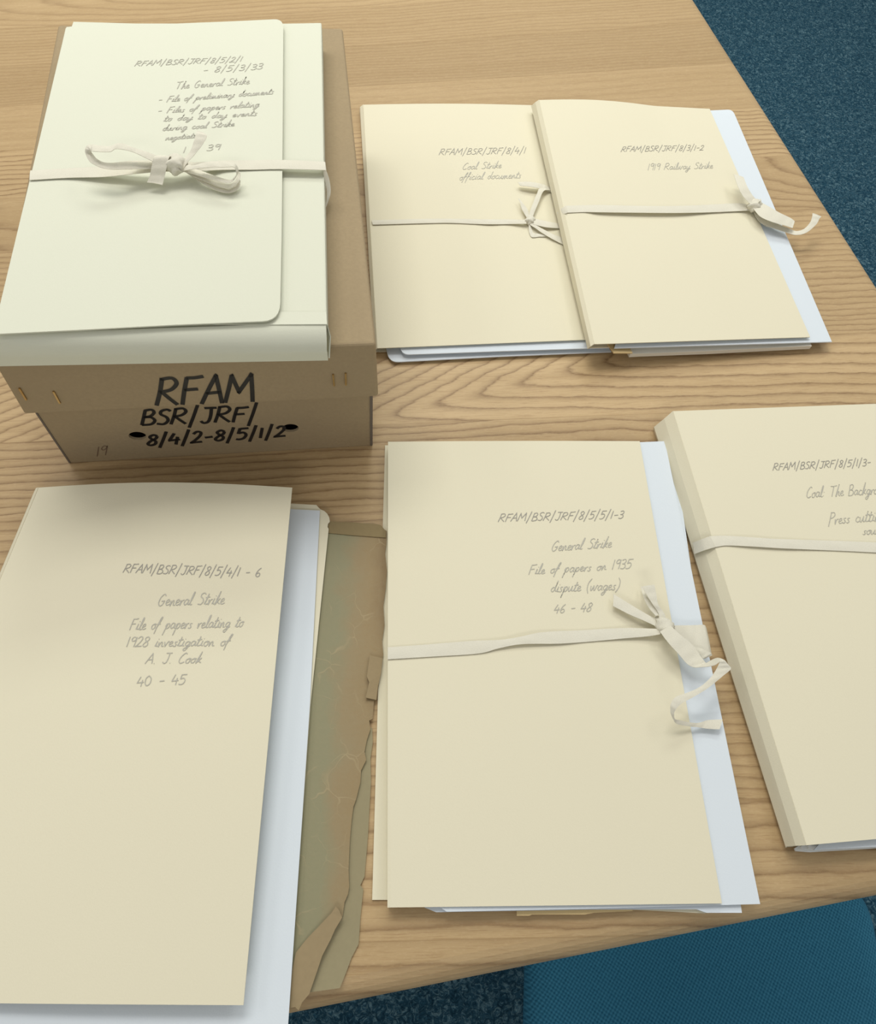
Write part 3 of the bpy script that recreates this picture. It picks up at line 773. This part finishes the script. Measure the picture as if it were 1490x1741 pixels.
tape = ribbon('tape', [(-1910, 830, -1895, 895), (-1300, 812, -1290, 878), (-880, 806, -790, 868), (-500, 810, -400, 882), (-200, 816, -150, 888, .0015), (100, 818, 120, 886, .0012), (380, 822, 400, 880, .004)], T2, TAPE, f2, B2)
ribbon('tail', [(270, 500, 300, 520, .0044), (300, 560, 350, 580, .0050), (330, 660, 410, 660, .0044), (390, 770, 440, 760, .0033), (440, 840, 470, 820, .0028)], T2, TAPE, tape, B2)
ribbon('loop', [(430, 810, 480, 820, .0028), (450, 700, 520, 700, .0044), (510, 540, 580, 560, .0055), (560, 420, 630, 430, .0061), (590, 360, 680, 380, .0050), (680, 330, 770, 390, .0015)], T2, TAPE, tape, B2)
ribbon('tail', [(270, 262, 300, 315, .0050), (400, 256, 410, 325, .0061), (540, 270, 545, 345, .0061), (660, 300, 650, 375, .0035), (760, 345, 765, 410, .0012), (860, 380, 860, 450, .0008)], T2, TAPE, tape, B2)
ribbon('tail', [(440, 790, 460, 880, .0033), (560, 815, 560, 905, .0038), (700, 845, 700, 935, .0033), (880, 880, 890, 950, .0012), (960, 900, 960, 965, .0006)], T2, TAPE, tape, B2)
ribbon('tail', [(450, 840, 440, 890, .0028), (540, 900, 520, 940, .0033), (640, 958, 620, 1010, .0028), (780, 1030, 760, 1095, .002), (920, 1085, 940, 1190, .001), (1010, 1120, 1030, 1230, .0006)], T2, TAPE, tape, B2)
ribbon('tape_end', [(430, 890, 460, 880, .002), (440, 1010, 480, 970, .0006), (480, 1080, 510, 1020, .0006), (580, 1075, 580, 1030, .0006), (700, 1070, 700, 1040, .001)], T2, TAPE, tape, B2)
knot('knot', 850 + 450 * .1141, 280 + 830 * .1141, B2 + .0035, .0055, .0045, .0038, 0.3, TAPE, tape)
o = [(640, 560), (1020, 560), (1045, 590), (683, 602)]
tag(sheet('paper_wrapper', round_corner([(672, 560), (1020, 560), (1040, 591), (850, 597), (684, 603)], 4, 12), 0.0078, 0.0010, WHITE), 'upper white wrapper poking from the bottom of the folder beside the box', 'paper', 'white wrappers inside the folders')
tag(sheet('paper_wrapper', round_corner([(650, 560), (1020, 570), (1040, 598), (850, 606), (662, 616)], 4, 16), 0.0036, 0.0010, WHITE), 'lower greyish white wrapper with rounded corner, beneath the folder beside the box', 'paper', 'white wrappers inside the folders')

# ------------------------------------------------------------------ folder: railway strike (on top of the last one)
f3 = thing('document_folder', at(1150, 420, 0.0), 'tied cream folder nearest the far right table edge, lying partly on another folder', 'folder', GB)
hb = [.0150, .0030, .0030, .0150]
sheet('back_cover', [(906, 186), (1195, 196), (1368, 582), (1004, 591)], hb, 0.0008, MANILA, f3)
hc = [.0280, .0165, .0150, .0270]
S3 = Patch([(917, 170), (1207, 185), (1378, 573), (1011, 585)], hc, lambda u, v: 0.0035 * math.sin(math.pi * min(u * 1.5, 1)) * (1 - v) ** 2)
cov = S3.build('front_cover', 0.0007, MANILA, f3)
loft('spine', [rail((917, 170), (1011, 585), .0278, h2=.0268), rail((911, 174), (1005, 589), .0245), rail((904, 180), (1000, 593), .0175), rail((906, 187), (1004, 592), .0148)], MANILA, f3)
writing('handwriting', [('RFAM/BSR/JRF/8/3/1-2', 430, 325, 818, 318, 24, .3), ('1919 Railway Strike', 555, 412, 862, 403, 30, .2)], S3, PENCIL, cov, 0.0006, 0.0003, (900, 140, .3624), 0.3, 'pencil handwriting', rest=SOFT)
T3 = (900, 140, .3624)
def h3(px, py): return S3.hit(px, py).z - TZ
def ribbon_on(name, rows, fr, surf, parent, add=0.0009):
    out = []
    for r in rows:
        e = r[4] if len(r) > 4 else 0.0
        za = surf.hit(fr[0] + r[0] * fr[2], fr[1] + r[1] * fr[2]).z - TZ + add + e
        zb = surf.hit(fr[0] + r[2] * fr[2], fr[1] + r[3] * fr[2]).z - TZ + add + e
        out.append((r[0], r[1], r[2], r[3], za, zb))
    return ribbon(name, out, fr, TAPE, parent)
tape = ribbon_on('tape', [(168, 580, 176, 612), (260, 577, 260, 609), (340, 576, 340, 610, .002), (520, 580, 520, 612, .003), (700, 580, 690, 613, .003), (850, 574, 850, 610, .001), (980, 568, 985, 604, .001), (1035, 576, 1045, 600, .004)], T3, S3, f3)
ribbon('tape_side', [(173, 580, 178, 613, .0292), (152, 592, 160, 620, .0262), (130, 612, 136, 632, .019)], T3, TAPE, tape)
B3 = .0185
ribbon('tail', [(960, 432, 1006, 445, .012), (980, 490, 1024, 490, .013), (1004, 535, 1048, 530, .011), (1036, 570, 1074, 560, .008), (1060, 600, 1085, 585, .005)], T3, TAPE, tape, B3)
ribbon('tail', [(1050, 590, 1085, 562, .006), (1085, 630, 1120, 580, .008), (1140, 655, 1175, 612, .008), (1200, 672, 1225, 636, .006), (1236, 684, 1246, 652, .005)], T3, TAPE, tape, B3)
ribbon('tail', [(1045, 596, 1075, 590, .004), (1082, 655, 1108, 630, .004), (1140, 682, 1158, 660, .004), (1200, 702, 1212, 682, .003), (1250, 716, 1252, 698, .004), (1300, 706, 1290, 688, .006), (1346, 668, 1318, 658, .009), (1362, 640, 1328, 632, .011), (1372, 630, 1330, 614, .012)], T3, TAPE, tape, B3 - .004)
ribbon('tail', [(1060, 580, 1070, 560, .007), (1075, 565, 1085, 555, .011), (1085, 545, 1090, 562, .012)], T3, TAPE, tape, B3)
ribbon('tape_end', [(1050, 600, 1090, 590, .001), (1100, 668, 1150, 655, .0), (1130, 682, 1210, 690, -.002)], T3, TAPE, tape, B3 - .0015)
knot('knot', 900 + 1058 * .3624, 140 + 580 * .3624, B3 + .005, .008, .006, .006, 0.2, TAPE, tape)
o = round_corner([(1160, 190), (1246, 186), (1415, 581), (1045, 591.5)], 1, 9)
tag(sheet('paper_wrapper', o, [.0172] + [.0112] * (len(o) - 3) + [.0105, .0215], 0.0012, WHITE), 'white paper wrapper poking from the right side of the folder near the far table edge', 'paper', 'white wrappers inside the folders')
tag(sheet('paper_bundle', [(1062, 580), (1370, 570), (1381, 588), (1300, 592), (1200, 597), (1090, 601), (1072, 602)], [.0150, .0085, .0085, .0090, .0110, .0130, .0140], 0.0045, OFFWHITE), 'thin bundle of old papers showing under the white wrapper of the far right folder', 'paper')
tag(sheet('brown_paper', [(1030, 580), (1064, 578), (1076, 600), (1044, 600)], [.0185, .0165, .0165, .0185], 0.0012, TAN), 'small tan paper corner below the spine of the far right folder', 'paper')

# ------------------------------------------------------------------ folder: 1935 dispute (middle, near)
f5 = thing('document_folder', at(940, 1150, 0), 'tied cream folder at middle front, its tape end looping over a white wrapper', 'folder', GB)
sheet('back_cover', [(655, 757), (1070, 772), (1222, 1528), (633, 1530)], 0.0014, 0.0008, MANILA, f5)
S5 = Patch([(660, 751), (1088, 750), (1228, 1536), (659, 1543)], [.0115, .0125, .0115, .0110], lambda u, v: 0.0008 * math.sin(math.pi * u))
cov = S5.build('front_cover', 0.0007, MANILA, f5)
loft('spine', [rail((663, 753), (662, 1541), .0112), rail((664, 757), (661, 1541), .0070), rail((663, 760), (661, 1541), .0015)], MANILA, f5)
writing('handwriting', [('RFAM/BSR/JRF/8/5/5/1-3', 467, 332, 948, 318, 30, .3), ('General Strike', 670, 445, 902, 430, 40, .3), ('File of papers on 1935', 583, 535, 980, 510, 36, .25), ('dispute (wages)', 668, 602, 934, 592, 40, .25), ('46 - 48', 680, 683, 826, 675, 32)], S5, PENCIL, cov, 0.0006, 0.0003, (640, 740, .443), 0.3, 'pencil handwriting', rest=SOFT)
T5 = (640, 740, .443); U5 = (1020, 980, .1879); B5 = 0.0122
tape = ribbon_on('tape', [(44, 814, 44, 860), (200, 803, 210, 850), (360, 790, 390, 838), (480, 785, 470, 818, .001), (560, 772, 560, 802, .002), (640, 756, 700, 800, .001), (800, 748, 820, 792), (950, 740, 950, 780, .001), (1040, 742, 1040, 772, .003), (1092, 744, 1090, 764, .006)], T5, S5, f5)
ribbon('tail', [(125, 160, 120, 268, .005), (300, 268, 270, 345, .006), (440, 350, 410, 405, .006), (540, 400, 530, 462, .006)], U5, TAPE, tape, B5)
ribbon('tail', [(382, 92, 494, 76, .014), (430, 175, 512, 165, .013), (478, 250, 530, 255, .012), (530, 330, 578, 325, .010), (540, 400, 610, 400, .009), (560, 460, 640, 450, .008)], U5, TAPE, tape, B5)
ribbon('tail', [(372, 96, 386, 92, .004), (400, 200, 440, 190, .008), (450, 290, 490, 270, .009), (510, 360, 560, 330, .009)], U5, TAPE, tape, B5)
ribbon('tail', [(545, 500, 640, 445, .011), (620, 600, 720, 520, .012), (720, 710, 840, 620, .011), (790, 790, 920, 730, .010), (850, 822, 965, 785, .010), (910, 822, 1000, 765, .012), (990, 815, 1050, 742, .016), (1050, 800, 1085, 740, .020),
    (1085, 770, 1130, 760, .022), (1075, 800, 1165, 800, .021), (1050, 850, 1186, 838, .020), (1000, 920, 1110, 905, .020), (900, 1005, 980, 1010, .020), (780, 1058, 860, 1085, .021), (690, 1090, 750, 1145, .022),
    (645, 1150, 695, 1195, .021), (642, 1230, 672, 1245, .018), (665, 1290, 682, 1290, .014), (700, 1335, 715, 1300, .010), (800, 1355, 820, 1322, .006), (890, 1365, 900, 1325, .003), (970, 1378, 975, 1302, .002), (1085, 1384, 1112, 1294, .003)], U5, TAPE, tape, B5)
ribbon('tape_end', [(640, 445, 680, 530, .004), (800, 443, 800, 620, .002), (880, 441, 890, 650, .0015), (945, 440, 985, 690, .001), (965, 470, 1010, 700, -.004)], U5, TAPE, tape, B5)
ribbon('tape_end', [(800, 622, 820, 660, .004), (900, 648, 900, 700, .004), (1000, 690, 930, 740, .004), (1018, 715, 950, 745, .003)], U5, TAPE, tape, B5)
knot('knot', 1020 + 590 * .1879, 980 + 455 * .1879, B5 + .006, .0062, .0085, .0055, 0.55, TAPE, tape)
tag(sheet('paper_wrapper', [(1040, 754), (1131, 750), (1293, 1537), (1000, 1545), (760, 1550), (744, 1540), (744, 1500)], 0.0098, 0.0010, WHITE), 'upper white wrapper in the middle near folder, wide strip along its right side', 'paper', 'white wrappers inside the folders')
o = round_corner([(1080, 766), (1146, 766), (1262, 1552), (1202, 1552), (1185, 1546), (1000, 1546.5), (742, 1551), (722, 1543), (722, 1500)], 1, 12)
tag(sheet('paper_wrapper', o, 0.0070, 0.0010, WHITE), 'lower white wrapper in the middle near folder, its corner peeping out at lower right', 'paper', 'white wrappers inside the folders')
tag(sheet('brown_paper', [(878, 1500), (1076, 1500), (1076, 1549), (1010, 1552), (995, 1555), (905, 1555), (900, 1557), (879, 1557)], 0.0056, 0.0012, TAN), 'old tan paper with a ragged edge under the bottom of the middle near folder', 'paper')
tag(sheet('cream_paper', [(1060, 1500), (1190, 1500), (1200, 1553), (1065, 1546)], 0.0040, 0.0006, MANILA), 'narrow cream paper wedge under the bottom right of the middle near folder', 'paper')

# ------------------------------------------------------------------ folder: press cuttings (right edge)
f6 = thing('document_folder', at(1480, 1100, 0), 'thick tied cream folder cut off by the right edge of the photo', 'folder', GB)
S6 = Patch([(1145, 699), (1585, 683), (1960, 1385), (1372, 1437)], [.0230, .0215, .0200, .0215])
cov = S6.build('front_cover', 0.0008, MANILA, f6)
sheet('back_cover', [(1114, 729), (1560, 716), (1930, 1410), (1338, 1440)], 0.0014, 0.0008, MANILA, f6)
loft('spine', [rail((1145, 699), (1372, 1437), .0228, h2=.0213), rail((1130, 712), (1354, 1438), .0155, h2=.0148), rail((1113, 726), (1337, 1439), .0052), rail((1112, 729), (1337, 1441), .0012)], MANILA, f6, smooth=False)
writing('handwriting', [('RFAM/BSR/JRF/8/5/1/3-', 835, 447, 1458, 415, 44, .15), ('Coal: The Background', 1048, 620, 1585, 590, 68, .1), ('Press cuttings', 1188, 787, 1570, 762, 70, .1), ('source', 1405, 852, 1560, 846, 56)], S6, PENCIL, cov, 0.0006, 0.0003, (1090, 680, .2685), 0.2, 'pencil handwriting', rest=SOFT)
T6 = (1090, 680, .2685)
tape = ribbon_on('tape', [(432, 864, 470, 932), (520, 860, 545, 922), (680, 868, 700, 928, .001), (850, 880, 900, 940, .001), (1150, 890, 1180, 952), (1480, 902, 1480, 966), (2000, 930, 2000, 996), (2350, 950, 2350, 1018)], T6, S6, f6)
ribbon('tape_side', [(436, 864, 474, 931, .0244), (385, 882, 410, 950, .0195), (328, 905, 340, 976, .0085)], T6, TAPE, tape)
for k, (dx, dy, z) in enumerate(((0, 0, .0042), (10, -3, .0082), (22, -4, .0122))):
    lab = ['lowest clear plastic sleeve', 'middle clear plastic sleeve', 'topmost clear plastic sleeve'][k] + ' poking from the bottom of the right hand folder'
    tag(sheet('plastic_sleeve', [(1420, 1400), (1900, 1380), (1910, 1405), (1480, 1443 + dy), (1378 + dx, 1449 + dy), (1354 + dx, 1447 + dy), (1352 + dx, 1442 + dy)], z, 0.0016, SLEEVE), lab, 'plastic sleeve', 'plastic sleeves in the right hand folder')
tag(sheet('white_paper', [(1425, 1400), (1900, 1380), (1910, 1400), (1490, 1439.5), (1384, 1445.5)], .0150, 0.0008, WHITE), 'white paper showing between sleeves and cover of the right hand folder', 'paper')

# ------------------------------------------------------------------ folder: 1928 investigation (left, near, open cover)
f4 = thing('document_folder', at(260, 1300, 0), 'large untied cream folder at lower left with its cover springing open', 'folder', 'cream folders on the table')
f4['group'] = GB
def bul4(u, v): return 0.005 * math.sin(math.pi * u) * (1 - v) ** 2 + 0.003 * math.sin(math.pi * u)
S4 = Patch([(66, 829), (497, 829), (414, 1709), (-300, 1702)], [.0120, .0320, .0200, .0110], bul4)
cov = S4.build('front_cover', 0.0007, MANILA, f4)
o = [(60, 836), (300, 846), (538, 858.5), (541, 862), (545, 866), (552, 869), (557, 874), (560, 880), (561, 887), (558, 890), (557, 896), (559, 899), (528, 1200), (508, 1480), (480, 1720), (-310, 1712)]
sheet('back_cover', o, 0.0060, 0.0008, MANILA, f4)
loft('spine', [rail((66, 829), (-300, 1702), .0118, h2=.0108), rail((62, 830), (-305, 1704), .0095), rail((59, 836), (-310, 1712), .0056)], MANILA, f4)
writing('handwriting', [('RFAM/BSR/JRF/8/5/4/1 - 6', 457, 380, 968, 396, 32, .35), ('General Strike', 585, 504, 834, 497, 44, .3), ('File of papers relating to', 480, 594, 905, 582, 42, .3), ('1928 investigation of', 468, 657, 855, 652, 38, .3), ('A. J. Cook', 540, 720, 748, 716, 38, .35), ('40 - 45', 508, 803, 692, 796, 36, .2)], S4, PENCIL, cov, 0.0006, 0.0003, (0, 800, .4564), 0.3, 'pencil handwriting', rest=SOFT)
tag(sheet('paper_wrapper', [(300, 850), (500, 866), (544, 868), (527, 1200), (490, 1742), (480, 1790), (-330, 1770), (-100, 1500)], 0.0078, 0.0010, WHITE), 'wide white wrapper showing beside the open cover of the lower left folder', 'paper', 'white wrappers inside the folders')

# ------------------------------------------------------------------ old worn cover under it
od = thing('worn_paper_cover', at(560, 1300, 0), 'old torn greenish brown cover sticking out beneath the lower left folder', 'document')
sheet('under_board', [(500, 1240), (610, 1230), (633, 1238), (634, 1262), (630, 1290), (631, 1330), (628, 1380), (626, 1420), (620, 1490), (613, 1505), (618, 1512), (613, 1560), (610, 1605), (598, 1628), (590, 1650), (578, 1680), (520, 1688), (505, 1700), (480, 1690)], 0.0016, 0.0010, AGED_PALE, od)
random.seed(3)
edge = [(557, 886), (575, 887), (600, 888), (606, 890), (634, 889), (648, 893), (649, 897), (658, 903), (657, 925), (655, 940), (658, 970), (656, 1000), (652, 1030), (654, 1062), (650, 1090), (652, 1112), (648, 1140), (644, 1165), (641, 1188), (636, 1192), (634, 1222), (628, 1225), (630, 1240), (624, 1258), (620, 1278), (623, 1292), (614, 1310), (613, 1330), (606, 1358), (601, 1372), (598, 1395), (595, 1430), (593, 1478), (594, 1508), (592, 1520), (586, 1534), (583, 1556)]
sheet('cover_leaf', edge + [(560, 1600), (535, 1650), (500, 1690), (470, 1690), (480, 1500), (510, 1200), (530, 950), (552, 888)], 0.0036, 0.0014, AGED, od)
sheet('torn_flap', [(571, 1541), (577, 1548), (582, 1560), (570, 1580), (562, 1598), (548, 1625), (538, 1655), (526, 1690), (514, 1704), (508, 1718), (502, 1712), (494, 1714), (492, 1690), (497, 1650), (503, 1620), (522, 1596), (545, 1572), (564, 1552)], [.0062, .0066, .0062, .006, .0058, .0058, .0056, .005, .0046, .004, .004, .004, .0042, .0046, .005, .0052, .0056, .006], 0.0010, AGED_TAN, od)
sheet('torn_strip', [(629, 1114), (651, 1119), (648, 1145), (643, 1166), (640, 1190), (622, 1186), (628, 1160), (624, 1150)], [.006, .005, .005, .005, .005, .0066, .0066, .0066], 0.0012, AGED_TAN, od)
sheet('top_fold', [(556, 886), (600, 888), (648, 893), (657, 904), (656, 914), (600, 910), (558, 906)], 0.0044, 0.0007, AGED_OLIVE, od)
